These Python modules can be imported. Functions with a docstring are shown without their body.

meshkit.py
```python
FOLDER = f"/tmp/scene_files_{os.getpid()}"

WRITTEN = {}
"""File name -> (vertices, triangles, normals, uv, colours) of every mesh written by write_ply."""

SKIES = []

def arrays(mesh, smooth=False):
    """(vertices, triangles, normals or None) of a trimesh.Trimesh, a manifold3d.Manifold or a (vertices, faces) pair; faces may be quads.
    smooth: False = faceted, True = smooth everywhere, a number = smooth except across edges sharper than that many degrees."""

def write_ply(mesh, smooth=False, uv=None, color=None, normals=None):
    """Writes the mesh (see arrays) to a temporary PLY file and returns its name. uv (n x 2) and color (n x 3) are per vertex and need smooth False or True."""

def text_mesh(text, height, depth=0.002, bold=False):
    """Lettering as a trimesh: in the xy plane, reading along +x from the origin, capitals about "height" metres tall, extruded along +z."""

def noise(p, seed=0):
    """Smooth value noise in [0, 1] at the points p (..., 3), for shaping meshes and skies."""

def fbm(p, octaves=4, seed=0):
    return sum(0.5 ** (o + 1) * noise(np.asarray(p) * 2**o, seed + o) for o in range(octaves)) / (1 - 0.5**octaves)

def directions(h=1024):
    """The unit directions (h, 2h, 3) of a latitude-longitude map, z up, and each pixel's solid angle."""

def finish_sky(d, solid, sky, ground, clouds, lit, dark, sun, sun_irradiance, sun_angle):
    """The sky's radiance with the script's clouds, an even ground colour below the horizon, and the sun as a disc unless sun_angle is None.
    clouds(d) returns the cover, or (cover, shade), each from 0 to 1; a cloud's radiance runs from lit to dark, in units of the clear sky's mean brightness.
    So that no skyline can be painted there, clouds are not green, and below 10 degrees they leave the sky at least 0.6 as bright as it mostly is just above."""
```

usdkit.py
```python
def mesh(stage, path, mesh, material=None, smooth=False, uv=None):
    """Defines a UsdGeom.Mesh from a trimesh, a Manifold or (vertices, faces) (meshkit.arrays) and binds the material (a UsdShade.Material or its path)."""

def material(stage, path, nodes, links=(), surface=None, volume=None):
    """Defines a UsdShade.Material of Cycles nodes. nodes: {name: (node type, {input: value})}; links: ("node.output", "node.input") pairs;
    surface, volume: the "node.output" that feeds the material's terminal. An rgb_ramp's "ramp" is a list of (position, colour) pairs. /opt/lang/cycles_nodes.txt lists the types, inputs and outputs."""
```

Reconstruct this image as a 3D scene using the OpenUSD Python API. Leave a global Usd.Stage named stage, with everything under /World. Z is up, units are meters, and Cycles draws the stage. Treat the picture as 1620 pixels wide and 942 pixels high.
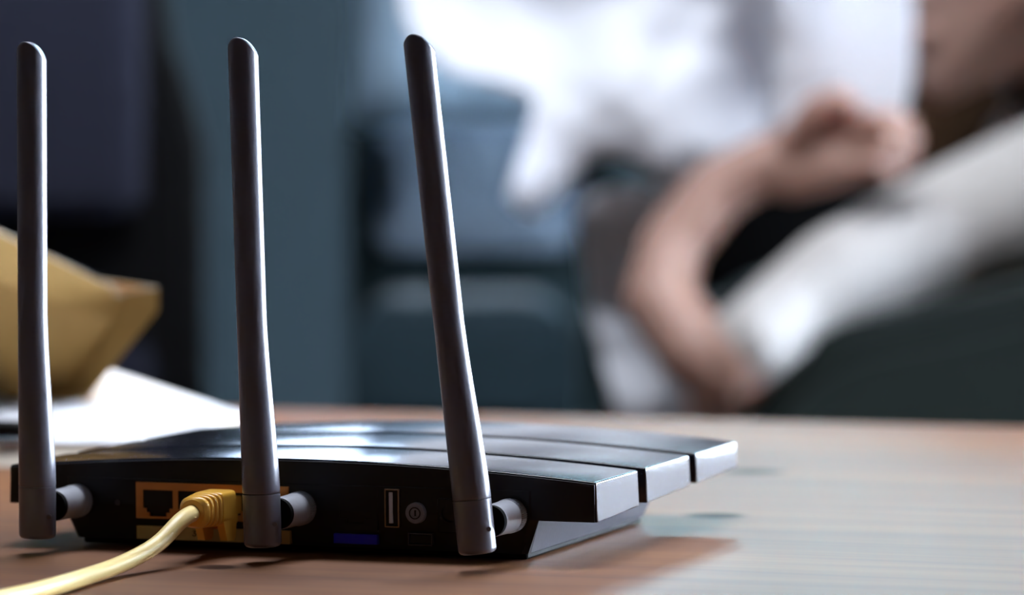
import math, random
import numpy as np, trimesh, manifold3d as m3, usdkit, meshkit
from manifold3d import Manifold
from shapely.geometry import Polygon, Point
from pxr import Gf, Sdf, Usd, UsdGeom, UsdLux, UsdShade

random.seed(7); np.random.seed(7)
stage = Usd.Stage.CreateInMemory()
UsdGeom.SetStageUpAxis(stage, 'Z'); UsdGeom.SetStageMetersPerUnit(stage, 1.0)
UsdGeom.Xform.Define(stage, '/World'); UsdGeom.Scope.Define(stage, '/World/Looks')

# ------------------------------------------------------------------ camera, light, exposure
T = 0.75                                                # height of the table top
CAM = np.array([.59633, -1.30178, .17368 + T]); YAW, PITCH, ROLL, FPX = -.37149, -.05394, -.00928, 6000.0
EXPOSURE = 0.0
FSTOP, FOCUS = 6.3, 1.40
SKY, LAMP = 20.0, 27.0                                    # daylight through the windows, ceiling panel
def _axes():
    cy, sy, cp, sp, cr, sr = math.cos(YAW), math.sin(YAW), math.cos(PITCH), math.sin(PITCH), math.cos(ROLL), math.sin(ROLL)
    f, r, u = np.array([sy, cy, 0]), np.array([cy, -sy, 0]), np.array([0, 0, 1.])
    f2, u2 = f*cp + u*sp, u*cp - f*sp
    return r*cr + u2*sr, u2*cr - r*sr, f2
RGT, UP, FWD = _axes()
EA, ED = np.array([math.cos(YAW), -math.sin(YAW), 0]), np.array([math.sin(YAW), math.cos(YAW), 0])   # the room's axes: across and away
O = np.array([CAM[0], CAM[1], 0.])
def F(x, y, d):                                         # the point of the world at distance d that the photograph shows at (x, y)
    return CAM + d*(FWD + RGT*(x-810)/FPX - UP*(y-471)/FPX)
def RM(a, d, z): return O + EA*a + ED*d + np.array([0, 0, z])   # room coordinates
def ROOM(m):                                            # a mesh given in room coordinates (across, away, up)
    v = np.asarray(m.vertices); m = m.copy(); m.vertices = O + v[:, :1]*EA + v[:, 1:2]*ED + v[:, 2:]*np.array([0, 0, 1.]); return m
def inroom(p): q = np.asarray(p) - O; return np.array([q@EA, q@ED, q[2]])
cam = UsdGeom.Camera.Define(stage, '/World/camera')
M = Gf.Matrix4d(1.0)
for i, a in enumerate((RGT, UP, -FWD)): M.SetRow(i, Gf.Vec4d(*map(float, a), 0))
M.SetRow(3, Gf.Vec4d(*map(float, CAM), 1)); cam.AddTransformOp().Set(M)
cam.CreateHorizontalApertureAttr(36.0); cam.CreateVerticalApertureAttr(36.0*942/1620)
cam.CreateFocalLengthAttr(36.0*FPX/1620); cam.CreateFStopAttr(FSTOP); cam.CreateFocusDistanceAttr(FOCUS)
cam.CreateClippingRangeAttr(Gf.Vec2f(.05, 100)); cam.CreateExposureAttr(EXPOSURE)
def rect_light(name, centre, normal, w, h, power, color):
    L = UsdLux.RectLight.Define(stage, '/World/' + name); n = np.asarray(normal, float); n /= np.linalg.norm(n)
    x = np.cross([0, 0, 1.], -n) if abs(n[2]) < .9 else np.array(EA); x /= np.linalg.norm(x); z = -n; y = np.cross(z, x)
    m = Gf.Matrix4d(1.0)
    for i, a in enumerate((x, y, z)): m.SetRow(i, Gf.Vec4d(*map(float, a), 0))
    m.SetRow(3, Gf.Vec4d(*map(float, centre), 1)); L.AddTransformOp().Set(m)
    L.CreateWidthAttr(w); L.CreateHeightAttr(h); L.CreateIntensityAttr(power); L.CreateColorAttr(Gf.Vec3f(*color)); return L
# the room: across -2.6..3.2, away -1.6..6.4, up 0..2.6
A0, A1, D0, D1, H = -2.6, 3.2, -1.6, 6.4, 2.6
W1 = (2.00, 6.00, .10, 2.30)                             # right window: away from..to, up from..to
W2 = (.12, 1.10, 1.93, 2.25)                             # small high back window: across from..to, up from..to
W3 = (-.53, -.10, 1.15, 1.54)                           # small low back window behind a roller blind
sky = UsdLux.DomeLight.Define(stage, '/World/daylight_sky'); sky.CreateIntensityAttr(SKY); sky.CreateColorAttr(Gf.Vec3f(.80, .89, 1.0))   # overcast daylight, comes in through the window only
LAMP_AT = (.15, 2.3, H - .03)                          # ceiling panel: across, away, up
rect_light('ceiling_lamp_light', RM(LAMP_AT[0], LAMP_AT[1], LAMP_AT[2] - .012), [0, 0, -1.], 1.3, .5, LAMP, (.86, .91, 1.0))

# ------------------------------------------------------------------ writing prims
_names = {}
def numbered(parent, name):
    k = (parent, name); n = _names.get(k, 0); _names[k] = n + 1
    return f'{parent}/{name}' + (f'_{n:03d}' if n else '')
_base = {}
def meta(p, label=None, category=None, group=None, kind=None):
    for k, v in (('label', label), ('category', category), ('group', group), ('kind', kind)):
        if v: p.SetCustomDataByKey(k, v)
def thing(name, base, label, category, group=None):
    path = numbered('/World', name); x = UsdGeom.Xform.Define(stage, path); x.AddTranslateOp().Set(Gf.Vec3d(*map(float, base)))
    _base[path] = np.asarray(base, float); meta(x.GetPrim(), label, category, group); return path
def part(parent, name, mesh, mat, smooth=30, label=None, kind=None):      # the mesh is given in world coordinates
    path = numbered(parent, name); b = _base[parent]
    v, f, _ = meshkit.arrays(mesh); m = trimesh.Trimesh(v - b, f, process=False)
    p = usdkit.mesh(stage, path, m, MAT[mat], smooth=smooth); _base[path] = b
    meta(p.GetPrim(), label, None, None, kind); return path
def single(name, mesh, mat, label=None, category=None, group=None, kind=None, smooth=30):
    path = numbered('/World', name); v, f, _ = meshkit.arrays(mesh); v = np.asarray(v)
    b = np.array([v[:, 0].mean(), v[:, 1].mean(), v[:, 2].min()]); _base[path] = b
    p = usdkit.mesh(stage, path, trimesh.Trimesh(v - b, f, process=False), MAT[mat], smooth=smooth)
    p.AddTranslateOp().Set(Gf.Vec3d(*map(float, b))); meta(p.GetPrim(), label, category, group, kind); return path

# ------------------------------------------------------------------ materials
MAT = {}
def lin(c): c = np.asarray(c, float)/255; return tuple(np.where(c <= .04045, c/12.92, ((c+.055)/1.055)**2.4))
def mat(name, color, rough=.5, spec=.5, metal=0, coat=0, grain=0, gscale=200, bump=0, sheen=0, extra=None):
    n = {'p': ('principled_bsdf', {'base_color': color, 'roughness': rough, 'specular_ior_level': spec, 'metallic': metal, 'coat_weight': coat, 'sheen_weight': sheen, **(extra or {})}),
         'tc': ('texture_coordinate', {}), 'n': ('noise_texture', {'scale': gscale, 'detail': 4.0}),
         'm': ('mix_color', {'a': tuple(np.array(color)*(1-grain)), 'b': tuple(np.minimum(np.array(color)*(1+grain), 1)), 'fac': .5})}
    links = [('tc.object', 'n.vector'), ('n.fac', 'm.fac'), ('m.result', 'p.base_color')]
    if bump:
        n['b'] = ('bump', {'strength': bump, 'distance': .001}); links += [('n.fac', 'b.height'), ('b.normal', 'p.normal')]
    MAT[name] = usdkit.material(stage, '/World/Looks/' + name, n, links, surface='p.BSDF')
mat('black_plastic', (.0035, .0035, .004), .45, .25, grain=.2, gscale=900, bump=.05)
mat('groove_black', (.002, .002, .0022), .7, .1, grain=.1)
mat('lid_gloss', (.012, .013, .021), .085, .5, grain=.1, gscale=60)
mat('body_satin', (.045, .045, .06), .38, .5, grain=.1, gscale=600, bump=.04)
mat('antenna_rubber', (.098, .094, .118), .29, .7, grain=.06, gscale=900, bump=.03)
mat('connector_grey', (.44, .45, .50), .24, .6, grain=.05, gscale=700)
mat('port_yellow', (.62, .235, .05), .5, .3, grain=.06, gscale=300)
mat('label_yellow', (.50, .34, .10), .5, .3, grain=.05, gscale=300)
mat('port_inside', (.03, .010, .004), .7, .1, grain=.1)
mat('port_blue', (.012, .012, .42), .5, .3, grain=.05, gscale=300)
mat('ink', (.01, .008, .006), .6, .2)
mat('gold', (.8, .5, .18), .3, .5, metal=1)
mat('usb_metal', (.35, .25, .17), .35, .5, metal=1)
mat('usb_white', (.62, .65, .70), .5, .4, grain=.03)
mat('button_grey', (.23, .22, .24), .5, .3, grain=.04, gscale=900)
mat('cable_yellow', (.90, .68, .27), .40, .5)
mat('boot_yellow', (.85, .45, .06), .27, .5, grain=.05, gscale=300)
mat('paper_white', (.86, .88, .92), .6, .3, grain=.02, gscale=60, bump=.05)
mat('page_cream', (.80, .72, .60), .8, .1, grain=.1, gscale=(200))
mat('pen_black', (.003, .003, .003), .6, .2)
mat('ochre_card', (.42, .25, .075), .65, .25, grain=.1, gscale=40, bump=.1)
mat('card_edge', (.58, .50, .40), .7, .2, grain=.06, gscale=60)
mat('wall_teal', (.0085, .0165, .0205), .8, .2, grain=.06, gscale=4, bump=.05)
mat('wall_dark', (.022, .023, .026), .85, .15, grain=.05, gscale=4)
mat('ceiling_paint', (.06, .062, .065), .9, .1, grain=.03, gscale=4)
mat('floor_dark', (.035, .027, .022), .5, .3, grain=.25, gscale=6, bump=.1)
mat('frame_white', (.6, .6, .6), .5, .4)
mat('sofa_dark', (.012, .024, .027), .8, .15, grain=.15, gscale=120, bump=.2, sheen=.05)
mat('sofa_slate', (.17, .22, .28), .85, .15, grain=.12, gscale=140, bump=.2, sheen=.1)
mat('sofa_teal', (.028, .054, .068), .85, .15, grain=.15, gscale=9, bump=.2, sheen=.1)
mat('blanket_blue', (.42, .60, .76), .85, .1, grain=.05, gscale=80, bump=.2)
mat('cushion_black', (.002, .002, .0022), .9, .05, grain=.1, gscale=90)
mat('chair_black', (.002, .002, .0025), .6, .15, grain=.2, gscale=200)
mat('chair_slate', (.024, .026, .042), .85, .1, grain=.1, gscale=150, bump=.2)
mat('armchair_green', (.008, .014, .012), .8, .15, grain=.15, gscale=90, bump=.2, sheen=.08)
mat('cloth_white', (.80, .82, .88), .8, .15, grain=.02, gscale=90, bump=.1)
mat('shirt_white', (.46, .44, .42), .8, .15, grain=.03, gscale=200, bump=.15)
mat('vest_brown', (.045, .022, .010), .85, .1, grain=.15, gscale=200, bump=.1)
mat('trouser_dark', (.006, .006, .008), .85, .1, grain=.1, gscale=200)
mat('skin', (.39, .235, .185), .5, .35, grain=.05, gscale=40, extra={'subsurface_weight': .15, 'subsurface_scale': .006})
mat('hair_brown', (.035, .016, .008), .5, .4, grain=.4, gscale=120)
mat('lip', (.42, .14, .12), .4, .4); mat('eye_white', (.75, .74, .72), .25, .5); mat('iris', (.03, .02, .012), .2, .5)
mat('shoe_black', (.006, .006, .006), .4, .4)
mat('metal_dark', (.10, .10, .11), .4, .5, metal=1)
MAT['lamp_glow'] = usdkit.material(stage, '/World/Looks/lamp_glow', {'e': ('emission', {'color': (.93, .95, 1.0), 'strength': 2.0})}, [], surface='e.emission')
for nm, tc, dc in (('blind_blue', (.86, .91, .97), (.3, .36, .4)),):
    MAT[nm] = usdkit.material(stage, '/World/Looks/' + nm, {'t': ('translucent_bsdf', {'color': tc}), 'd': ('diffuse_bsdf', {'color': dc}), 'x': ('mix_closure', {'fac': .08})}, [('t.BSDF', 'x.closure1'), ('d.BSDF', 'x.closure2')], surface='x.closure')
for pane_name, pane_tint in (('window_pane', (.95, .97, 1)), ('tinted_pane', (.62, .81, .83))):
  MAT[pane_name] = usdkit.material(stage, '/World/Looks/' + pane_name, {'t': ('transparent_bsdf', {'color': pane_tint}), 'g': ('glossy_bsdf', {'color': (1, 1, 1), 'roughness': .02}), 'f': ('layer_weight', {'blend': .5}), 'pw': ('math', {'math_type': 'power', 'value2': 5.0}), 'ma': ('math', {'math_type': 'multiply_add', 'value2': .5, 'value3': .03}), 'x': ('mix_closure', {})},
    [('f.facing', 'pw.value1'), ('pw.value', 'ma.value1'), ('ma.value', 'x.fac'), ('t.BSDF', 'x.closure1'), ('g.BSDF', 'x.closure2')], surface='x.closure')
# pine table top: grain along x, with knots
KNOTS = [(-.011, -.046, .0085), (.072, .343, .016), (.112, .168, .013), (-.34, -.16, .011), (.55, .22, .012), (-.62, .34, .013)]
def wood():
    n = {'g': ('geometry', {}), 'map': ('mapping', {'mapping_type': 'point', 'scale': (3.2, 52.0, 20.0)}), 'w': ('noise_texture', {'scale': 1.0, 'detail': 5.0, 'roughness': .55, 'distortion': .35}),
         'map2': ('mapping', {'mapping_type': 'point', 'scale': (1.1, 9.0, 4.0)}), 'w2': ('noise_texture', {'scale': 1.0, 'detail': 3.0, 'distortion': .5}),
         'r': ('rgb_ramp', {'ramp': [(.25, (.10, .029, .005)), (.45, (.175, .056, .012)), (.62, (.215, .078, .018)), (.8, (.235, .095, .026))]}),
         'mx': ('mix_color', {'blend_type': 'multiply', 'fac': .55}), 'r2': ('rgb_ramp', {'ramp': [(.3, (.55, .48, .44)), (.6, (1, 1, 1))]}),
         'p': ('principled_bsdf', {'roughness': .48, 'specular_ior_level': .5, 'specular_tint': (.84, .97, 1.0)}), 'b': ('bump', {'strength': .012, 'distance': .0003})}
    L = [('g.position', 'map.vector'), ('map.vector', 'w.vector'), ('g.position', 'map2.vector'), ('map2.vector', 'w2.vector'), ('w.fac', 'r.fac'), ('w2.fac', 'r2.fac'), ('r.color', 'mx.a'), ('r2.color', 'mx.b'), ('w.fac', 'b.height'), ('b.normal', 'p.normal')]
    last = 'mx.result'
    for i, (x, y, s) in enumerate(KNOTS):               # an ellipse of dark wood
        n[f's{i}'] = ('mapping', {'mapping_type': 'point', 'location': (-x/(s*1.2), -y/s, 0), 'scale': (1/(s*1.2), 1/s, 0)})
        n[f'l{i}'] = ('vector_math', {'math_type': 'length'}); n[f'k{i}'] = ('rgb_ramp', {'ramp': [(0, (1, 1, 1)), (.62, (.9, .9, .9)), (1, (0, 0, 0))]})
        n[f'm{i}'] = ('mix_color', {'b': (.035, .014, .008)})
        L += [('g.position', f's{i}.vector'), (f's{i}.vector', f'l{i}.vector1'), (f'l{i}.value', f'k{i}.fac'), (f'k{i}.color', f'm{i}.fac'), (last, f'm{i}.a')]
        last = f'm{i}.result'
        n[f'v{i}'] = ('math', {'math_type': 'multiply_add', 'value2': -.92, 'value3': 1.0}); n[f'q{i}'] = ('math', {'math_type': 'multiply', 'value1': .5})
        L += [(f'k{i}.color', f'v{i}.value1'), (f'v{i}.value', f'q{i}.value2')] + ([(f'q{i-1}.value', f'q{i}.value1')] if i else [])
    L += [(last, 'p.base_color'), (f'q{len(KNOTS)-1}.value', 'p.specular_ior_level')]
    MAT['wood'] = usdkit.material(stage, '/World/Looks/wood', n, L, surface='p.BSDF')
wood()

# ------------------------------------------------------------------ shapes
def tm(man): m = man.to_mesh(); return trimesh.Trimesh(m.vert_properties[:, :3], m.tri_verts, process=False)
def sph(p, r, n=24): return Manifold.sphere(float(r), n).translate([float(q) for q in p])
def box(x0, x1, y0, y1, z0, z1, r=0, seg=12):
    if r <= 0: return Manifold.cube([x1-x0, y1-y0, z1-z0]).translate([x0, y0, z0])
    return Manifold.batch_hull([sph((x, y, z), r, seg) for x in (x0+r, x1-r) for y in (y0+r, y1-r) for z in (z0+r, z1-r)])
def cbox(x0, x1, y0, y1, z0, z1, c):                     # chamfered
    return Manifold.batch_hull([Manifold.cube([x1-x0-2*a, y1-y0-2*b, z1-z0-2*d]).translate([x0+a, y0+b, z0+d]) for a, b, d in ((0, c, c), (c, 0, c), (c, c, 0))])
def loft(rings, cap=True):
    R = np.asarray(rings, float); k, n = R.shape[:2]; v = R.reshape(-1, 3); f = []
    for i in range(k-1):
        for j in range(n):
            a, b, c, d = i*n+j, i*n+(j+1) % n, (i+1)*n+(j+1) % n, (i+1)*n+j
            f += [(a, b, c), (a, c, d)]
    if cap:
        v = np.vstack([v, R[0].mean(0), R[-1].mean(0)])
        for j in range(n):
            f += [(k*n, (j+1) % n, j), (k*n+1, (k-1)*n+j, (k-1)*n+(j+1) % n)]
    return fix(trimesh.Trimesh(v, np.array(f), process=False))
def fix(m):
    if m.volume < 0: m.invert()
    return m
def spline(P, n):
    from scipy.interpolate import CubicSpline
    P = np.asarray(P, float); t = np.r_[0, np.cumsum(np.linalg.norm(np.diff(P, axis=0)[:, :3], axis=1))]
    return CubicSpline(t, P)(np.linspace(0, t[-1], n))
def tube(P, r, n=20):
    P = np.asarray(P, float); r = np.broadcast_to(r, len(P)); t = np.gradient(P, axis=0); t /= np.linalg.norm(t, axis=1)[:, None]
    u = np.cross(t[0], [0, 0, 1.]) if abs(t[0, 2]) < .9 else np.cross(t[0], [1., 0, 0]); rings = []
    th = np.linspace(0, 2*np.pi, n, endpoint=False)
    for i in range(len(P)):
        u = u - t[i]*(u@t[i]); u /= np.linalg.norm(u); w = np.cross(t[i], u)
        rings.append(P[i] + r[i]*(np.cos(th)[:, None]*u + np.sin(th)[:, None]*w))
    return loft(rings)
def cyl(p, q, r, r2=None, n=32): 
    P = np.linspace(p, q, 2); return tube(P, [r, r if r2 is None else r2], n)
def lathe(p, axis, prof, n=40):                         # prof: (along, radius)
    axis = np.asarray(axis, float)/np.linalg.norm(axis); u = np.cross(axis, [0, 0, 1.]) if abs(axis[2]) < .9 else np.array([1., 0, 0]); u /= np.linalg.norm(u); w = np.cross(axis, u)
    th = np.linspace(0, 2*np.pi, n, endpoint=False)
    return loft([np.asarray(p) + axis*a + r*(np.cos(th)[:, None]*u + np.sin(th)[:, None]*w) for a, r in prof])
def hullchain(J, n=20):                                 # J: (point, radius) along a limb
    return Manifold.batch_boolean([Manifold.batch_hull([sph(*J[i], n), sph(*J[i+1], n)]) for i in range(len(J)-1)], m3.OpType.Add)
def soft(man, edge=.012, it=12):
    m = tm(man.refine_to_length(edge)); m.merge_vertices(); trimesh.smoothing.filter_taubin(m, iterations=it); return m
def up(m, z=T): m = m if isinstance(m, trimesh.Trimesh) else tm(m); m = m.copy(); m.apply_translation([0, 0, z]); return m
def cat(*ms): return trimesh.util.concatenate([m if isinstance(m, trimesh.Trimesh) else tm(m) for m in ms])

# ------------------------------------------------------------------ the room
def wall_with_hole(w, h, x0, x1, z0, z1, t=.16):        # in its own plane: x along, y thickness, z up
    return Manifold.cube([w, t, h]) - Manifold.cube([x1-x0, t*3, z1-z0]).translate([x0, -t, z0])
def struct(name, mesh, m): return single(name, ROOM(mesh if isinstance(mesh, trimesh.Trimesh) else tm(mesh)), m, kind='structure', smooth=False)
struct('floor', box(A0-.16, A1+.16, D0-.16, D1+.16, -.08, 0), 'floor_dark')
struct('ceiling', box(A0-.16, A1+.16, D0-.16, D1+.16, H, H+.08), 'ceiling_paint')
struct('wall_left', box(A0-.16, A0, D0, D1, 0, H), 'wall_dark')
struct('wall_front', box(A0-.16, A1+.16, D0-.16, D0, 0, H), 'wall_dark')
struct('wall_back', wall_with_hole(A1-A0+.32, H, W2[0]-A0+.16, W2[1]-A0+.16, W2[2], W2[3]).translate([A0-.16, D1, 0]) - box(W3[0], W3[1], D1-1, D1+1, W3[2], W3[3]), 'wall_teal')
wr = tm(wall_with_hole(D1-D0, H, W1[0]-D0, W1[1]-D0, W1[2], W1[3])); v = np.array(wr.vertices); wr.vertices = np.c_[A1 + v[:, 1], D0 + v[:, 0], v[:, 2]]; wr.invert(); struct('wall_right', fix(wr), 'wall_dark')
struct('baseboard_back', box(A0, A1, D1-.018, D1, 0, .09), 'wall_teal')
def window(x0, x1, z0, z1, place, nx):
    p = numbered('/World', {3: 'window_1', 2: 'window_2', 1: 'window_3'}[nx]); X = UsdGeom.Xform.Define(stage, p); _base[p] = np.zeros(3); X.GetPrim().SetCustomDataByKey('kind', 'structure')
    w = .045
    for a in [(x0, x1, z0, z0+w), (x0, x1, z1-w, z1), (x0, x0+w, z0+w, z1-w), (x1-w, x1, z0+w, z1-w)]:
        part(p, 'window_frame', place(tm(cbox(a[0], a[1], .05, .11, a[2], a[3], .004))), 'frame_white', smooth=False)
    for k in range(1, nx):
        xm = x0 + (x1-x0)*k/nx; part(p, 'mullion', place(tm(cbox(xm-.02, xm+.02, .055, .105, z0+w, z1-w, .004))), 'frame_white', smooth=False)
    for k in range(nx):
        xa, xb = x0 + w + (x1-x0-2*w)*k/nx, x0 + w + (x1-x0-2*w)*(k+1)/nx
        part(p, 'pane', place(tm(box(xa+.004, xb-.004, .078, .082, z0+w, z1-w))), 'tinted_pane' if nx == 2 else 'window_pane', smooth=False)
onback = lambda m: ROOM(trimesh.Trimesh(np.asarray(m.vertices) + [0, D1, 0], m.faces, process=False))
window(*W2, onback, 2)
window(*W3, onback, 1)
for wn, bm, lb in ((W3, 'blind_blue', 'pale blue roller blind drawn down over the small back window'),):
    bl = thing('roller_blind', RM((wn[0]+wn[1])/2, D1, wn[2]), lb, 'blind')
    part(bl, 'blind_cloth', ROOM(tm(box(wn[0]+.01, wn[1]-.01, D1+.030, D1+.0306, wn[2]+.02, wn[3]-.03))), bm, smooth=False)
    part(bl, 'roller', ROOM(cyl((wn[0]+.01, D1+.028, wn[3]-.025), (wn[1]-.01, D1+.028, wn[3]-.025), .018)), 'frame_white')
    part(bl, 'bottom_bar', ROOM(tm(cbox(wn[0]+.01, wn[1]-.01, D1+.024, D1+.036, wn[2]+.004, wn[2]+.024, .002))), 'frame_white', smooth=False)
def onright(m):
    v = np.asarray(m.vertices); return ROOM(fix(trimesh.Trimesh(np.c_[A1 + v[:, 1], v[:, 0], v[:, 2]], m.faces, process=False)))
window(*W1, onright, 3)

# ------------------------------------------------------------------ ceiling panel lamp
cl = thing('ceiling_lamp', RM(*LAMP_AT), 'slim rectangular ceiling panel lamp above the sofa', 'lamp')
la, ld, lz = LAMP_AT
part(cl, 'lamp_frame', ROOM(tm(box(la-.68, la+.68, ld-.28, ld+.28, lz, H) - box(la-.65, la+.65, ld-.25, ld+.25, lz-.01, lz+.01))), 'frame_white', smooth=False)
part(cl, 'diffuser', ROOM(tm(box(la-.65, la+.65, ld-.25, ld+.25, lz, lz+.008))), 'lamp_glow', smooth=False)

# ------------------------------------------------------------------ the table
tb = thing('table', (0, .15, 0), 'long pine wood table with knots carrying the router, papers and card box', 'table')
part(tb, 'tabletop', up(cbox(-1.15, .82, -.30, .605, -.034, 0, .003)), 'wood')
for x in (-1.07, .74):
    for y in (-.22, .525): part(tb, 'leg', tm(cbox(x-.03, x+.03, y-.03, y+.03, 0, T-.034, .004)), 'wood')
for y in (-.22, .525): part(tb, 'apron', tm(cbox(-1.04, .71, y-.011, y+.011, T-.11, T-.034, .002)), 'wood')
for x in (-1.07, .74): part(tb, 'apron', tm(cbox(x-.011, x+.011, -.19, .495, T-.11, T-.034, .002)), 'wood')

# ------------------------------------------------------------------ the router
rt = thing('router', (0, .07, T), 'black network router with three upright antennas, ridged glossy lid and yellow ports', 'router')
WL, DL, ZT, ZB, ARCH = .1215, .1677, .0306, .0158, .0056
def ztop(x): return ZT + ARCH*(1 - (x/WL)**2)
DRAFT = .00065                                           # the lid's end faces lean out towards the bottom
def prism_x(prof, xs):                                  # prof(x) -> ring of (y, z)
    return loft([[(x + math.copysign(DRAFT*(ZT-z)/(ZT-ZB)*max(0, (abs(x)-.11)/(WL-.11)), x), y, z) for y, z in prof(x)] for x in xs])
RB = .0006
_e = [WL - RB + RB*math.sin(t) for t in np.linspace(0, np.pi/2, 6)[1:]]
XS = np.r_[-np.array(_e[::-1]), np.linspace(-WL+RB, WL-RB, 41), _e]
def band(y0, y1, first=False, last=False):
    def prof(x):
        k = max(0., (abs(x)-(WL-RB))/RB); e = RB*(1 - math.sqrt(max(0, 1-min(k, 1)**2)))            # rounded at both ends
        zt = ztop(x) - e; c = .0006; zb0 = ZB + .0045*y0/DL + e; zb1 = ZB + .0045*y1/DL + e
        return [(y0+e, zb0), (y1-e, zb1), (y1-e, zt-c), (y1-c-e, zt), (y0+c+e, zt), (y0+e, zt-c)]
    return prism_x(prof, XS)
YB = [(0, .0464), (.0555, .1071), (.1155, DL)]
for y0, y1 in YB: part(rt, 'lid_band', up(band(y0, y1)), 'lid_gloss', smooth=25)
core = loft([[(x, y, z) for y, z in ((.001, ZB+.0005), (DL-.002, ZB+.005), (DL-.002, ztop(x)-.006), (.001, ztop(x)-.006))] for x in np.linspace(-WL+.004, WL-.004, 21)])
part(rt, 'lid_core', up(core), 'groove_black', label='black recessed core under the three lid bands')
part(rt, 'lid_back_face', up(loft([[(x, y, z) for y, z in ((-.0006, ZB), (.0004, ZB), (.0004, ztop(x)-.0007), (-.0006, ztop(x)-.0009))] for x in np.linspace(-WL+.0004, WL-.0004, 31)])), 'black_plastic')
part(rt, 'body', up(Manifold.hull_points(np.array([(sx*(.0930 if z < .01 else .0985), y, z) for sx in (-1, 1) for y, z in ((.0042, .0028), (.1330, .0028), (.0022, ZB+.001), (.1420, ZB+.004))]))), 'body_satin', smooth=False)
part(rt, 'base_plate', up(cbox(-.0925, .0925, .0050, .1315, .0006, .0030, .0006)), 'groove_black')
for sx in (-1, 1):
    for y in (.02, .115): part(rt, 'rubber_foot', up(lathe((sx*.08, y, 0), (0, 0, 1), [(0, .0055), (.0004, .006), (.0012, .006)])), 'groove_black')
part(rt, 'back_panel', up(Manifold.hull_points(np.array([(sx*x, y, z) for sx in (-1, 1) for x, y, z in ((.0915, .0012, .0030), (.0935, .0030, .0028), (.0955, -.0009, ZB+.001), (.0992, .0005, ZB+.001), (.0955, -.0009, .0265), (.0992, .0005, .0285), (.0935, .006, .0028), (.0990, .006, .0285))]))), 'black_plastic', smooth=False)
BX, BZ = .0025, .0006
def upb(m): m = up(m); m.apply_translation([BX, 0, BZ]); return m
# LAN block with four ports
YP = -.0014                                             # plane of the port faces
blk = box(-.0686, -.0042, YP-.0002, .006, .0111, .0250)
ports = []
for k in range(4):
    xc = -.0593 + k*.0150
    hole = box(xc-.0064, xc+.0064, -.01, .006, .0150, .0221) + box(xc-.0036, xc+.0036, -.01, .006, .0119, .0151) + box(xc-.0050, xc+.0050, -.01, .006, .0134, .0151)
    blk = blk - hole; ports.append((xc, hole))
lan = part(rt, 'network_port_block', upb(blk), 'port_yellow', smooth=False, label='yellow plastic block of four network ports')
for xc, hole in ports:
    inner = (box(xc-.0069, xc+.0069, YP+.0002, .0062, .0116, .0223) - hole.translate([0, -.0005, 0])) + box(xc-.0068, xc+.0068, .0046, .0062, .0116, .0222)
    part(lan, 'port_socket', upb(inner), 'port_inside', smooth=False)
    pins = cat(*[box(xc-.0042+.0012*j-.00025, xc-.0042+.0012*j+.00025, .0014, .0046, .0207, .0211) for j in range(8)])
    part(lan, 'contact_pins', upb(pins), 'gold', smooth=False)
strip = part(rt, 'port_label_strip', upb(box(-.0686, -.0040, YP, .006, .0031, .0081)), 'label_yellow', smooth=False, label='pale yellow numbered strip below the network ports')
t3 = meshkit.text_mesh('3', .0022, .00025); t3.apply_transform(trimesh.transformations.rotation_matrix(np.pi/2, [1, 0, 0])); t3.apply_translation([-.0449, YP-.00005, .0048])
part(strip, 'numeral', upb(t3), 'ink', smooth=False)
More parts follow.
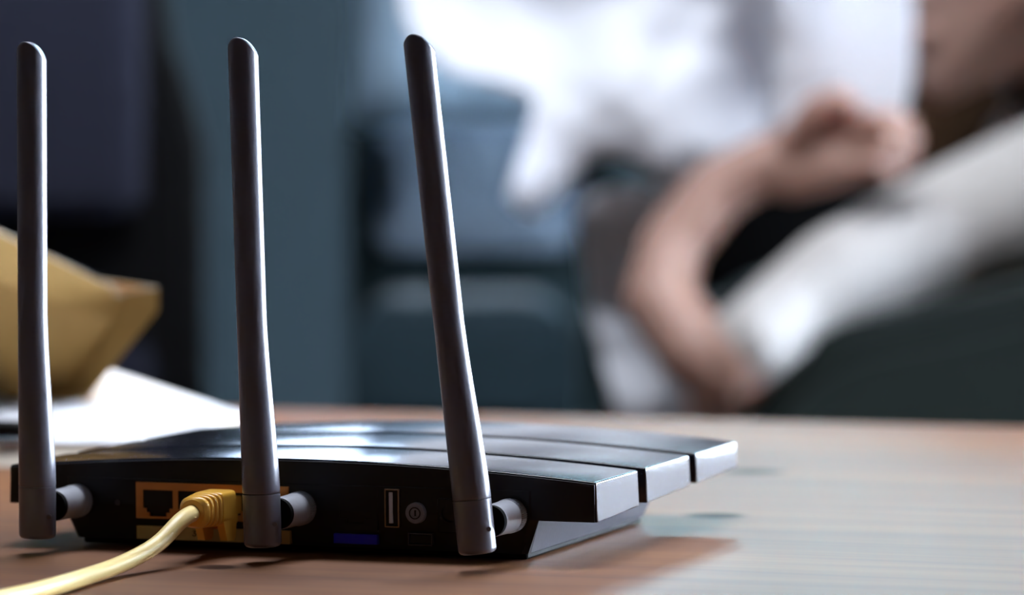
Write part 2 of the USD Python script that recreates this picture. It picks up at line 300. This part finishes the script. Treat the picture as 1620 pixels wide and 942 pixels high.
# WAN port: dark block, blue strip
wb = box(.0143, .0320, YP+.0004, .006, .0095, .0256) - box(.0164, .0298, -.01, .0055, .0136, .0221) - box(.0195, .0267, -.01, .0055, .0118, .0137)
part(rt, 'internet_port', upb(wb), 'black_plastic', smooth=False)
part(rt, 'internet_port_strip', upb(box(.0143, .0320, YP-.0001, .006, .0042, .0078)), 'port_blue', smooth=False, label='deep blue label strip below the internet port')
# USB
ub = cbox(.0352, .0412, YP-.0003, .006, .0108, .0254, .0002) - box(.0357, .0407, -.01, .0055, .0113, .0249)
us = part(rt, 'usb_port', upb(ub), 'usb_metal', smooth=False)
part(us, 'tongue', upb(cbox(.0369, .0384, YP+.0001, .0055, .0124, .0241, .0001)), 'usb_white', smooth=False, label='pale tongue inside the usb socket')
part(us, 'socket_back', upb(box(.0356, .0408, .0050, .0060, .0112, .0250)), 'groove_black', smooth=False)
# power button
bc = (.0481, YP, .0167)
pb = part(rt, 'power_button', upb(lathe((bc[0], YP+.0034, bc[2]), (0, -1, 0), [(0, .0040), (.0044, .0040), (.0048, .0037), (.0048, .0024), (.0044, .0023), (.0044, .0001)])), 'button_grey', smooth=35, label='round grey power button with line symbol')
ring = lathe((bc[0], YP-.0006, bc[2]), (0, -1, 0), [(0, .0023), (.00015, .0023)]) 
part(pb, 'symbol_ring', upb(tm(Manifold.cylinder(.0002, .0023, .0023, 40) - Manifold.cylinder(.002, .0019, .0019, 40).translate([0, 0, -.001])).apply_transform(trimesh.transformations.rotation_matrix(np.pi/2, [1, 0, 0])).apply_translation([bc[0], YP-.0015, bc[2]])), 'ink', smooth=False)
part(pb, 'symbol_line', upb(box(bc[0]-.0003, bc[0]+.0003, YP-.0013, YP-.0006, bc[2]-.0011, bc[2]+.0011)), 'ink', smooth=False)
# power jack, reset buttons
jk = cbox(.0566, .0668, YP-.0002, .006, .0095, .0225, .0004) - Manifold.cylinder(.012, .0034, .0034, 32).rotate([90, 0, 0]).translate([.0617, .0055, .0170])
jp = part(rt, 'power_jack', upb(jk), 'black_plastic', smooth=30)
part(jp, 'jack_pin', upb(lathe((.0621, .0055, .0176), (0, -1, 0), [(0, .0006), (.005, .0006), (.0053, .0003)], 16)), 'usb_white')
for x0, x1 in ((.0446, .0543),):
    fr = box(x0, x1, YP-.0001, .006, .0045, .0090) - box(x0+.0003, x1-.0003, -.01, .005, .0048, .0087)
    q = part(rt, 'button_recess', upb(fr), 'body_satin', smooth=False); part(q, 'wireless_button', upb(cbox(x0+.0006, x1-.0006, YP+.0006, .0055, .0051, .0084, .0002)), 'black_plastic', smooth=False)
part(rt, 'reset_hole', upb(lathe((-.0766, YP-.0001, .0168), (0, -1, 0), [(0, .0011), (.0002, .0011), (.0002, .0006)], 20)), 'body_satin')

# antennas: the rod's left side is straight, its right side flares towards the foot
YA = -.0285
def antenna(foot, tip, ring_x):
    foot, tip = np.array(foot), np.array(tip); L = np.linalg.norm(tip - foot); ax = (tip - foot)/L
    xdir = np.cross([-.34, .94, 0], ax); xdir /= np.linalg.norm(xdir); ydir = np.cross(ax, xdir)
    n = 48; th = np.linspace(0, 2*np.pi, n, endpoint=False)
    def width(s):                                       # s metres above the foot -> right half shift
        t = np.clip((s - .022)/(.085 - .022), 0, 1); t = t*t*(3-2*t)*.55 + t*.45
        return .0141 + (.0112 - .0141)*t
    def section(s, inset=0, cut=None):
        w = width(s); r = w/2 - inset; cx = -.00705 + w/2; d = .00665 - (.0141-w)*.42 - inset
        ring = foot + ax*s + xdir*(cx + r*np.cos(th))[:, None] + ydir*(d*np.sin(th))[:, None]
        return ring
    SEAM = .0200
    low = [section(.0000, .0016), section(.0003, .0008), section(.0010, .0002), section(.0018), section(SEAM-.0003), section(SEAM-.0001, .0003)]
    rod = [section(SEAM, .0002), section(SEAM+.0003)] + [section(s) for s in np.linspace(.022, .085, 22)] + [section(s) for s in np.linspace(.095, L-.012, 8)]
    top = []
    for q, drop in ((1.0, .0011), (.985, .0006), (.94, .0002), (.85, 0), (.6, 0), (.3, 0), (.02, 0)):   # slanted cap, high on the left
        w = width(L - .006); cx = -.00705 + w/2; r = w/2*q; d = (.00665 - (.0141-w)*.42)*q
        u = q*np.cos(th); h = -np.where(u > -.35, .0035, .0060)*(u + .35)**2 - drop
        top.append(foot + ax*(L + h)[:, None] + xdir*(cx + w/2*u)[:, None] + ydir*(d*np.sin(th))[:, None])
    a = part(rt, 'antenna', up(loft(rod + top)), 'antenna_rubber', smooth=40)
    part(a, 'antenna_foot', up(loft(low)), 'antenna_rubber', smooth=40)
    cz = .0176; tip_y = YA + .0055
    part(a, 'hinge_pin', up(lathe((ring_x, tip_y, cz), (0, 1, 0), [(0, .0040), (.0005, .0058), (.0040, .0058), (.0042, .0052)])), 'groove_black')
    part(a, 'connector', up(lathe((ring_x, tip_y+.0022, cz), (0, 1, 0), [(0, .0046), (.0003, .0054), (.0010, .0060), (.0145, .0062), (.0147, .0058), (.0152, .0058), (.0155, .0060)], 48)), 'connector_grey', smooth=40)
    k = 60; tt = np.linspace(0, 2*np.pi, k*4, endpoint=False); rr = .0062 + np.where((np.arange(k*4) % 4) < 2, .00028, -.00012)
    def kn(y, s): return np.c_[ring_x + rr*s*np.cos(tt), np.full(k*4, y), cz + rr*s*np.sin(tt)]
    part(a, 'knurled_ring', up(loft([kn(tip_y+.0172, .93), kn(tip_y+.0178, 1), kn(-.0010, 1), kn(YP+.0003, .95)])), 'connector_grey', smooth=20)
    m = lathe(foot + ax*.0088 + xdir*.0052 - ydir*.0, -ydir, [(0, .0001), (.0051, .0009), (.0056, .0009), (.0056, .0007)], 16)
    part(a, 'hinge_dimple', up(m), 'antenna_rubber')
antenna((-.0945, YA, .0060), (-.0945+.00245, YA, .0060+.1887), -.0915)
antenna((.0000, YA, .0060), (-.00400, YA, .0060+.1892), .0032)
antenna((.0860, YA, .0065), (.0860-.01990, YA, .0065+.1890), .0885)

# ------------------------------------------------------------------ the network cable
cb = thing('network_cable', (-.031, -.03, T), 'pale yellow network cable plugged into the router and lying across the table', 'cable')
PX, PZ = -.0268, .0182
part(cb, 'plug', up(cbox(PX-.0052, PX+.0052, -.0095, .0040, PZ-.0034, PZ+.0034, .0004)), 'boot_yellow', smooth=30, label='plug seated in the third yellow port')
def rrect(y, hw, hh, dz=0, p=4.0, n=40, dx=0):
    th = np.linspace(0, 2*np.pi, n, endpoint=False); c, s = np.cos(th), np.sin(th)
    return np.c_[PX + dx + hw*np.sign(c)*np.abs(c)**(2/p), np.full(n, y), PZ + dz + hh*np.sign(s)*np.abs(s)**(2/p)]
rings = [rrect(-.0078, .0060, .0056, .0004, 7), rrect(-.0084, .0064, .0060, .0004, 7), rrect(-.0190, .0065, .0061, .0003, 6), rrect(-.0195, .0062, .0058, .0002, 5)]
y = -.0197
for k in range(4):
    p = 4.2 - .5*k; w = .0066 - .00015*k
    rings += [rrect(y, w-.0009, w-.0011, .0001, p), rrect(y-.0006, w-.0002, w-.0004, 0, p), rrect(y-.0013, w, w-.0002, 0, p), rrect(y-.0021, w, w-.0002, 0, p), rrect(y-.0027, w-.0003, w-.0005, 0, p)]
    y -= .0031
rings += [rrect(y, .0057, .0056, -.0001, 2.2), rrect(y-.0008, .0050, .0050, -.0001, 2), rrect(y-.0010, .0036, .0036, -.0001, 2)]
boot = part(cb, 'boot', up(loft(rings)), 'boot_yellow', smooth=35, label='ridged orange-yellow strain relief boot')
for sx in (-1, 1):
    prof = Polygon([(-.0195, .0160), (-.0070, .0160), (-.0066, .0128), (-.0082, .0118), (-.0088, .0070), (-.0104, .0058), (-.0156, .0062), (-.0182, .0125)]).buffer(.0003)
    fin = trimesh.creation.extrude_polygon(prof, .0030, engine='earcut'); v = np.array(fin.vertices)
    fin.vertices = np.c_[PX + sx*.0047 - .0015 + v[:, 2], v[:, 0], v[:, 1]]; part(boot, 'latch_guard', up(fix(fin)), 'boot_yellow', smooth=25)
lt = tm(cbox(PX-.0028, PX+.0028, -.0105, -.0005, .0096, .0108, .0003)); part(cb, 'latch', up(lt), 'port_yellow')
P = spline([(PX, y+.006, PZ-.0001), (PX, y-.002, PZ-.0003), (-.0264, -.0455, .0158), (-.0276, -.0570, .0106), (-.0302, -.0710, .0064), (-.0318, -.0880, .0042), (-.0316, -.1050, .0036), (-.0300, -.1300, .0035), (-.0300, -.1600, .0035), (-.040, -.20, .0035), (-.075, -.238, .0035), (-.15, -.255, .0035), (-.28, -.25, .0035), (-.42, -.22, .0035)], 160)
part(cb, 'cord', up(tube(P, .00315, 28)), 'cable_yellow', smooth=True)

# ------------------------------------------------------------------ things on the table, left of the router
def slab(poly_bot, poly_top):                           # polygons of equal count, convex
    return Manifold.hull_points(np.vstack([poly_bot, poly_top]))
tz = lambda p, z: np.array([p[0], p[1], z])
N0, N1, N2, N3 = F(-420, 690, 1.815), F(255, 690, 1.778), F(387, 651, 1.855), F(120, 566, 2.09)
N4 = N0 + (N3 - N1)*.98
zn, zf = .0112 + T, .029 + T
cov = [tz(N0, zn), tz(N1, zn), tz(N2, .0185 + T), tz(N3, zf), tz(N4, zf)]
bk = thing('notebook', tz(np.mean(cov, 0), T), 'thick notebook with white cover and cream pages behind the router under the card box', 'notebook')
inset = np.mean(cov, 0)
part(bk, 'page_block', slab([tz(inset + (p-inset)*.995, T+.0004) - ED*(.011 if i < 2 else 0) for i, p in enumerate(cov)], [inset + (p-inset)*.995 - [0, 0, .0012] for p in cov]), 'page_cream', smooth=False, label='cream page edges')
part(bk, 'cover', slab([p - [0, 0, .0010] for p in cov], cov), 'paper_white', smooth=False, label='white upper cover')
pn = F(-60, 682, 1.80); pe = F(72, 684, 1.79); pn[2] = pe[2] = zn + .0056
pd = (pe-pn)/np.linalg.norm(pe-pn); st = pe - pd*.14
pen = thing('pen', tz((pe+st)/2, zn), 'black pen lying on the near edge of the white notebook', 'pen')
part(pen, 'barrel', lathe(st, pd, [(0, .0040), (.001, .0046), (.127, .0048), (.128, .0042)], 24), 'pen_black', smooth=40)
part(pen, 'tip', lathe(st + pd*.128, pd, [(0, .0040), (.008, .0024), (.012, .0008)], 24), 'pen_black', smooth=40)
# faceted card box
G = lambda x, y, d: F(x, y, d)
top = [G(250, 457, 1.893), G(196, 464, 1.905), G(-70, 335, 1.86), G(-200, 330, 1.95), G(-140, 380, 2.08), G(110, 440, 2.085)]
mid = [G(250, 492, 1.893), G(178, 510, 1.905), G(-45, 430, 1.865), G(-150, 430, 1.95), G(-100, 450, 2.06), G(115, 490, 2.07)]
bot = [G(136, 615, 1.905), G(96, 626, 1.925), G(17, 628, 1.915), G(-30, 612, 1.96), G(-15, 590, 2.03), G(95, 590, 2.035)]
_pl = np.linalg.lstsq(np.c_[np.array(cov)[:, :2], np.ones(5)], np.array(cov)[:, 2], rcond=None)[0]
zs = lambda p: np.array([p[0], p[1], p[0]*_pl[0] + p[1]*_pl[1] + _pl[2] + .0022])
bot = [zs(p) for p in bot]
cc = np.mean(bot, 0)
bx = thing('card_box', tz(cc, cc[2]), 'angular ochre card box with flared slanted sides standing on the white notebook', 'box')
def shrink(R, k, dz=0):
    R = np.array(R); c = R.mean(0); o = c + (R - c)*k; o[:, 2] += dz + (R[:, 2]-o[:, 2]); return o
for i in range(6):
    j = (i+1) % 6
    q = np.array([bot[i], bot[j], mid[j], mid[i], top[i], top[j]]); ci = np.array([shrink(bot, .93)[i], shrink(bot, .93)[j], shrink(mid, .965)[j], shrink(mid, .965)[i], shrink(top, .97)[i], shrink(top, .97)[j]])
    lo = Manifold.hull_points(np.vstack([q[:4], ci[:4]])); hi = Manifold.hull_points(np.vstack([q[[3, 2, 4, 5]], ci[[3, 2, 4, 5]]]))
    side = part(bx, 'side_panel', lo + hi, 'ochre_card', smooth=False)
    e = np.array([.0012*0, 0, .0006]); part(side, 'cut_edge', Manifold.hull_points(np.vstack([q[4:] - [0, 0, .0026], ci[4:] - [0, 0, .0026], q[4:] + e, ci[4:] + e])), 'card_edge', smooth=False, label='pale cut rim')
part(bx, 'bottom', Manifold.hull_points(np.vstack([bot, shrink(bot, 1) + [0, 0, .003]])), 'ochre_card', smooth=False)

# ------------------------------------------------------------------ behind the table: black chair at the left
def plate(px, d, thick, r=.0, grow=None):               # outline in the picture at distance d, thickness going away; solid with rounded rim
    pts = np.array([inroom(F(x, y, d)) for x, y in px])
    poly = Polygon(pts[:, [0, 2]]); poly = poly.buffer(-r).buffer(r) if r else poly
    cs = lambda g: m3.CrossSection([np.array(g.exterior.coords)[:-1]], m3.FillRule.NonZero)
    e = min(.35*thick, .03); ms = [cs(poly.buffer(-b)).extrude(t1-t0).translate([0, 0, t0]) for b, t0, t1 in ((0, e, thick-e), (e*.35, e*.4, thick-e*.4), (e, 0, thick))]
    m = tm(Manifold.batch_boolean(ms, m3.OpType.Add)); v = np.array(m.vertices); m.vertices = np.c_[v[:, 0], d_room(d) + v[:, 2], v[:, 1]]
    return ROOM(fix(m))
def d_room(d): return inroom(F(810, 471, d))[1]
oc = thing('office_chair', tz(F(20, 600, 3.7), 0), 'black high-back office chair with slate back cushion behind the table', 'chair')
part(oc, 'back_shell', plate([(-330, -150), (245, -150), (272, 60), (296, 130), (322, 230), (322, 800), (-330, 800)], 3.62, .06, .02), 'chair_black')
part(oc, 'back_cushion', plate([(-260, -120), (222, -120), (220, 345), (-260, 350)], 3.57, .05, .03), 'chair_slate', label='slate grey back cushion')
c = inroom(F(20, 600, 3.7)); 
part(oc, 'lumbar_pad', plate([(-200, 545), (236, 548), (240, 640), (-200, 650)], 3.585, .04, .02), 'chair_slate')
sa, sd = c[0], c[1]
part(oc, 'seat', ROOM(tm(box(sa-.25, sa+.25, sd-.46, sd+.0, .42, .52, .04))), 'chair_black')
part(oc, 'back_bar', ROOM(tm(box(sa-.04, sa+.04, sd-.02, sd+.03, .40, .66, .01))), 'chair_black')
part(oc, 'gas_column', ROOM(cyl((sa, sd-.23, .09), (sa, sd-.23, .43), .028)), 'metal_dark')
for k in range(5):
    a = 2*np.pi*k/5 + .3; e = np.array([sa + .29*np.cos(a), sd-.23 + .29*np.sin(a), .062])
    s = part(oc, 'base_spoke', ROOM(tm(Manifold.batch_hull([sph((sa, sd-.23, .09), .028, 12), sph(e, .015, 12)]))), 'chair_black')
    part(s, 'caster', ROOM(lathe(e + [.0, -.012, -.034], (0, 1, 0), [(0, .024), (.004, .028), (.020, .028), (.024, .024)], 24)), 'chair_black')

# ------------------------------------------------------------------ sofa against the back, middle
so = thing('sofa', tz(F(900, 600, 4.3), 0), 'dark teal sofa with slate cushions behind the table centre', 'sofa')
part(so, 'frame_back', plate([(548, 165), (1560, 150), (1560, 800), (548, 800)], 4.36, .14, .03), 'sofa_dark')
part(so, 'back_cushion', plate([(592, 195), (912, 190), (915, 398), (594, 405)], 4.26, .09, .03), 'sofa_slate')
part(so, 'back_cushion', plate([(925, 190), (1290, 186), (1290, 398), (927, 398)], 4.27, .09, .03), 'sofa_dark')
part(so, 'seat_cushion', plate([(552, 478), (905, 482), (915, 700), (552, 700)], 3.95, .32, .05), 'sofa_teal')
part(so, 'seat_cushion', plate([(925, 482), (1290, 482), (1290, 700), (925, 700)], 3.97, .30, .05), 'sofa_dark')
part(so, 'arm', plate([(528, 215), (590, 215), (590, 800), (528, 800)], 4.18, .3, .02), 'sofa_dark')
p0, p1 = inroom(F(548, 700, 4.0)), inroom(F(1540, 700, 4.3))
part(so, 'base', ROOM(tm(box(p0[0], p1[0], p0[1], p1[1]+.1, .07, .46, .02))), 'sofa_dark')
for a in (p0[0]+.05, p1[0]-.05):
    for d in (p0[1]+.05, p1[1]): part(so, 'foot', ROOM(cyl((a, d, 0), (a, d, .075), .02, .024)), 'metal_dark')
def cushion(px, d, thick, tilt=0.):
    pts = np.array([inroom(F(x, y, d)) for x, y in px]); c = pts.mean(0); n = 26; u = np.linspace(-1, 1, n); V = []
    (a0, z0), (a1, z1) = pts[:, [0, 2]].min(0), pts[:, [0, 2]].max(0)
    for s in (-1, 1):
        for j in u:
            for i in u:
                b = (1-i**4)*(1-j**4); k = 1 - .07*(1 - abs(i*j)); 
                V.append(((a0+a1)/2 + (a1-a0)/2*i*(1-.06*(1-j*j)*0-.05*(1-abs(j))), c[1] + s*thick/2*b**.5 + tilt*(j), (z0+z1)/2 + (z1-z0)/2*j*(1-.05*(1-abs(i)))))
    f = []; N = n*n
    for s in (0, 1):
        for j in range(n-1):
            for i in range(n-1):
                q = s*N + j*n + i; f += [(q, q+1, q+n+1), (q, q+n+1, q+n)] if s == 0 else [(q, q+n+1, q+1), (q, q+n, q+n+1)]
    return ROOM(fix(trimesh.Trimesh(np.array(V), np.array(f), process=False)))
single('throw_pillow', cushion([(552, -130), (940, 197)], 4.16, .15), 'blanket_blue', 'pale blue throw pillow propped along the top of the sofa', 'pillow', smooth=True)
single('black_cushion', cushion([(1075, 262), (1450, 468)], 4.10, .10), 'cushion_black', 'black cushion on the sofa seen through the bent arm', 'cushion', smooth=True)

# ------------------------------------------------------------------ armchair and person
ac = thing('armchair', tz(F(1700, 700, 3.3), 0), 'dark green armchair with rounded arms under the bent elbow of the person', 'armchair')
ARM = [(1172, 720), (1186, 655), (1205, 615), (1250, 567), (1300, 537), (1345, 518), (1420, 500), (1500, 485), (1620, 457), (1760, 430), (2300, 400), (2300, 1900), (1172, 1900)]
def armshape(d, thick):
    m = plate(ARM, d, thick, .01); v = np.array(m.vertices); v[:, 2] = np.maximum(v[:, 2], .05); m.vertices = v; return m
part(ac, 'arm', armshape(2.96, .20), 'armchair_green')
sh = np.array(armshape(2.96, .20).vertices) + ED*.78; mm = armshape(2.96, .20); mm.vertices = sh; part(ac, 'arm', mm, 'armchair_green')
q0, q1 = inroom(F(1200, 700, 3.0)), inroom(F(2280, 700, 3.0))
part(ac, 'seat_cushion', ROOM(tm(box(q0[0]+.0, q1[0]-.12, q0[1]+.175, q0[1]+.735, .28, .45, .04))), 'armchair_green')
part(ac, 'backrest', ROOM(tm(box(q1[0]-.16, q1[0]+.03, q0[1]-.02, q0[1]+.93, .06, 1.05, .05))), 'armchair_green')
part(ac, 'base', ROOM(tm(box(q0[0]+.02, q1[0]-.05, q0[1]+.15, q0[1]+.76, .05, .30, .02))), 'armchair_green')
for a in (q0[0]+.06, q1[0]-.06):
    for d in (q0[1]+.02, q0[1]+.86): part(ac, 'foot', ROOM(cyl((a, d, 0), (a, d, .07), .018, .024)), 'metal_dark')

pr = thing('person', tz(F(1900, 700, 3.35), 0), 'person with brown hair in white sleeves and brown vest, elbow resting, hand holding white cloth', 'person')
K = .0005                                               # about one pixel in metres at three metres
hip_d = 3.36
def ch(*J): return hullchain([(F(x, y, d), r) for x, y, d, r in J])
hipn, hipf = RM(.43, 3.30, .54), RM(.43, 3.52, .54)
# body: head, neck, bare forearm and hand in one surface
H0 = F(1598, -62, 3.22)                                 # middle of the head, looking left and a little down
fa = -EA*.90 - ED*.38 - np.array([0, 0, .04]); fa /= np.linalg.norm(fa); lf = np.cross(fa, [0, 0, 1.]); lf /= np.linalg.norm(lf); hu = np.cross(lf, fa)
hp = lambda f, s, u: H0 + fa*f + lf*s + hu*u
head = Manifold.batch_hull([sph(hp(-.025, 0, .035), .088), sph(hp(.02, 0, .03), .075), sph(hp(.045, 0, .06), .045), sph(hp(.05, .0, -.02), .046)])
head += Manifold.batch_hull([sph(hp(.05, 0, -.02), .046), sph(hp(.0, .035, -.045), .036), sph(hp(.0, -.035, -.045), .036), sph(hp(.072, 0, -.098), .020), sph(hp(.02, .04, -.02), .04), sph(hp(.02, -.04, -.02), .04)])
head += Manifold.batch_hull([sph(hp(.088, 0, .015), .008), sph(hp(.113, 0, -.022), .011), sph(hp(.092, .012, -.03), .008), sph(hp(.092, -.012, -.03), .008)])
head += Manifold.batch_hull([sph(hp(.088, .016, -.058), .009), sph(hp(.088, -.016, -.058), .009), sph(hp(.094, 0, -.06), .009)])
head -= sph(hp(.098, .031, .018), .013) + sph(hp(.098, -.031, .018), .013)
for s in (-1, 1): head += Manifold.batch_hull([sph(hp(-.012, s*.076, .0), .012), sph(hp(-.020, s*.080, .028), .013), sph(hp(-.008, s*.072, -.025), .009)])
nb = F(1735, 215, 3.30)
neck = Manifold.batch_hull([sph(hp(-.03, 0, -.06), .052), sph(nb, .062)])
fore = ch((1150, 592, 3.00, .031), (1104, 560, 3.01, .032), (1042, 478, 3.04, .0295), (1062, 392, 3.06, .027), (1136, 300, 3.07, .0255), (1215, 258, 3.07, .024))
elbow = ch((1165, 575, 3.0, .034), (1148, 628, 3.0, .022)) 
upin = ch((1160, 570, 3.0, .034), (1400, 405, 3.08, .036), (1710, 280, 3.16, .05))
chestin = Manifold.batch_hull([sph(nb, .06), sph(F(1715, 285, 3.18), .055), sph(F(1715, 270, 3.46), .055)])
palm = Manifold.batch_hull([sph(F(1222, 266, 3.07), .022), sph(F(1270, 215, 3.06), .018), sph(F(1335, 205, 3.05), .014), sph(F(1340, 268, 3.04), .013), sph(F(1250, 285, 3.06), .016)])
fing = []
for (x0, y0), (x1, y1), (x2, y2), r in (((1330, 205), (1392, 192), (1432, 200), .0105), ((1335, 225), (1402, 214), (1440, 222), .0105), ((1338, 247), (1400, 240), (1434, 246), .010), ((1336, 266), (1385, 263), (1415, 268), .0090)):
    fing.append(ch((x0, y0, 3.045, r+.001), (x1, y1, 3.020, r), (x2, y2, 3.030, r-.001)))
thumb = ch((1262, 226, 3.05, .015), (1286, 178, 3.035, .012), (1322, 158, 3.03, .0105), (1345, 168, 3.03, .0095))
skin = Manifold.batch_boolean([neck, fore, elbow, upin, chestin, palm, thumb] + fing, m3.OpType.Add)
legs = Manifold.batch_boolean([hullchain([(h, .085), (k, .062)]) + hullchain([(k, .060), (f, .04)]) + hullchain([(f, .038), (t, .03)]) for h, k, f, t in
    ((hipn, RM(.01, 3.29, .52), RM(.12, 3.29, .09), RM(-.03, 3.29, .035)), (hipf, RM(.01, 3.54, .52), RM(.14, 3.54, .09), RM(-.01, 3.54, .035)))], m3.OpType.Add)
spine = Manifold.batch_hull([sph(RM(.43, 3.41, .56), .10), sph(F(1715, 300, 3.32), .10)])
farm = hullchain([(F(1715, 270, 3.46), .055), (RM(.30, 3.62, .68), .042), (RM(.12, 3.52, .62), .03)])
sk = Manifold.batch_boolean([head, skin, legs, spine, farm], m3.OpType.Add)
bd = part(pr, 'body', soft(sk, .007, 10), 'skin', smooth=True, label='bare skin of head, forearm and hand')
# hair
hair = Manifold.batch_hull([sph(hp(-.03, 0, .045), .095), sph(hp(.01, 0, .06), .080)]) + Manifold.batch_hull([sph(hp(-.06, 0, .0), .075), sph(hp(-.055, 0, -.10), .060)])
hair -= Manifold.batch_hull([sph(hp(.11, 0, .03), .062), sph(hp(.10, 0, -.09), .07), sph(hp(.06, .05, -.05), .04), sph(hp(.06, -.05, -.05), .04)])
hair += Manifold.batch_hull([sph(hp(-.03, -.085, .0), .022), sph(hp(-.04, -.085, -.10), .03), sph(hp(-.02, -.07, -.17), .03), sph(hp(-.06, -.06, -.05), .03)])
part(pr, 'hair', soft(hair, .010, 12), 'hair_brown', smooth=True)
for s in (-1, 1):
    ey = part(pr, 'eye', tm(sph(hp(.079, s*.031, .018), .0115)), 'eye_white', smooth=True); part(ey, 'iris', tm(sph(hp(.0856, s*.031, .0165), .0062)), 'iris', smooth=True)
    part(pr, 'eyebrow', tm(hullchain([(hp(.094, s*.016, .036), .0035), (hp(.091, s*.034, .041), .0035), (hp(.080, s*.050, .036), .0025)])), 'hair_brown', smooth=True)
part(pr, 'lips', soft(Manifold.batch_hull([sph(hp(.096, 0, -.055), .0065), sph(hp(.088, .022, -.058), .003), sph(hp(.088, -.022, -.058), .003)]) + Manifold.batch_hull([sph(hp(.095, 0, -.066), .0065), sph(hp(.088, .020, -.061), .003), sph(hp(.088, -.020, -.061), .003)]), .004, 5), 'lip', smooth=True)
# clothes
sleeve = ch((1196, 545, 3.0, .0375), (1262, 488, 3.03, .039), (1330, 446, 3.05, .046), (1420, 402, 3.08, .050), (1520, 362, 3.11, .056), (1610, 334, 3.14, .064), (1720, 296, 3.17, .070))
part(pr, 'sleeve', soft(sleeve, .010, 6), 'shirt_white', smooth=True, label='off-white sleeve ending at the elbow')
torso = Manifold.batch_hull([sph(F(1720, 330, 3.18), .062), sph(F(1710, 300, 3.46), .065), sph(F(1690, 310, 3.34), .09), sph(F(1620, 330, 3.42), .07), sph(RM(.43, 3.33, .57), .12), sph(RM(.43, 3.49, .57), .12)])
torso += Manifold.batch_hull([sph(F(1560, 240, 3.44), .055), sph(F(1500, 180, 3.46), .040), sph(F(1690, 280, 3.46), .07), sph(F(1650, 330, 3.38), .07), sph(F(1490, 260, 3.46), .035), sph(F(1420, 268, 3.46), .030)])
part(pr, 'vest', soft(torso, .012, 10), 'vest_brown', smooth=True, label='dark brown vest')
fs = hullchain([(F(1715, 270, 3.46), .066), (RM(.30, 3.62, .68), .052), (RM(.20, 3.565, .65), .046)]); part(pr, 'sleeve', soft(fs, .012, 6), 'shirt_white', smooth=True)
tr = Manifold.batch_boolean([hullchain([(h, .098), (k, .074)]) + hullchain([(k, .072), (f, .056)]) for h, k, f in ((hipn, RM(.01, 3.29, .52), RM(.12, 3.29, .10)), (hipf, RM(.01, 3.54, .52), RM(.14, 3.54, .10)))], m3.OpType.Add) + Manifold.batch_hull([sph(hipn, .10), sph(hipf, .10)])
part(pr, 'trousers', soft(tr, .015, 8), 'trouser_dark', smooth=True)
for d, e in ((3.29, -.01), (3.54, .01)): part(pr, 'shoe', soft(Manifold.batch_hull([sph(RM(.15+e, d, .045), .042), sph(RM(.0+e, d, .04), .038), sph(RM(-.10+e, d, .032), .030)]).trim_by_plane([0, 0, 1], .002), .01, 3), 'shoe_black', smooth=True)

# the white cloth: a thick, deeply folded sheet hanging from the hand
def cloth():
    out = [(610, -160), (640, 20), (668, 75), (720, 112), (790, 128), (846, 150), (838, 210), (822, 262), (808, 318), (838, 344), (878, 318), (912, 282), (938, 252), (985, 252), (1046, 284), (1040, 304), (985, 296), (940, 306), (918, 340), (924, 410), (936, 500), (962, 590), (982, 670), (990, 705), (1090, 705), (1090, 650), (1080, 560), (1050, 470), (1048, 420), (1085, 352), (1140, 285), (1200, 236), (1268, 186), (1330, 190), (1380, 205), (1432, 196), (1444, 120), (1446, 30), (1440, -160)]
    poly = Polygon(out).buffer(6).buffer(-6)
    st = 13.; xs = np.arange(590, 1470, st); ys = np.arange(-170, 780, st)
    from scipy.spatial import Delaunay
    ring = np.array([poly.exterior.interpolate(t).coords[0] for t in np.arange(0, poly.length, st*.8)])
    ins = np.array([(x + (st/2 if j % 2 else 0), y) for j, y in enumerate(ys) for x in xs if poly.buffer(-st*.55).contains(Point(x + (st/2 if j % 2 else 0), y))])
    pts = np.vstack([ring, ins]); tri = Delaunay(pts).simplices
    cen = pts[tri].mean(1); tri = tri[[poly.contains(Point(*c)) for c in cen]]
    x, y = pts[:, 0], pts[:, 1]
    depth = 3.12 + .03*np.sin((x*.6 + y)/120.) + .016*np.sin((x - .5*y)/55.) + .05*(meshkit.fbm(np.c_[x/150, y/150, np.zeros(len(x))], 3, 5) - .5)
    depth += .16*np.clip((y - 40)/330, 0, 1)*-1*np.clip((1100-x)/400, 0, 1) + .05
    depth += .13*np.clip((1250 - x)/600, 0, 1) - .06*np.exp(-((y-230)/150)**2)*np.clip((1240-x)/200, 0, 1)
    depth += .10*np.clip((y - 340)/330, 0, 1.3)
    depth = np.where(x > 1220, 3.075 + (depth - 3.12)*.25, depth); 
    P3 = np.array([F(a, b, d) for (a, b), d in zip(pts, depth)])
    N = np.zeros_like(P3); n = np.cross(P3[tri[:, 1]]-P3[tri[:, 0]], P3[tri[:, 2]]-P3[tri[:, 0]])
    for k in range(3): np.add.at(N, tri[:, k], n)
    N /= np.linalg.norm(N, axis=1)[:, None]; N *= np.sign(N@ED)[:, None]
    back = P3 + N*.005; m = len(P3); nr = len(ring); f = [tri, tri[:, ::-1] + m]
    f.append(np.array([q for i in range(nr) for q in ((i, (i+1) % nr, m+i), ((i+1) % nr, m+(i+1) % nr, m+i))]))
    return fix(trimesh.Trimesh(np.vstack([P3, back]), np.vstack(f), process=False))
single('white_cloth', cloth(), 'cloth_white', 'large crumpled white cloth hanging from the raised hand of the person', 'cloth', smooth=True)
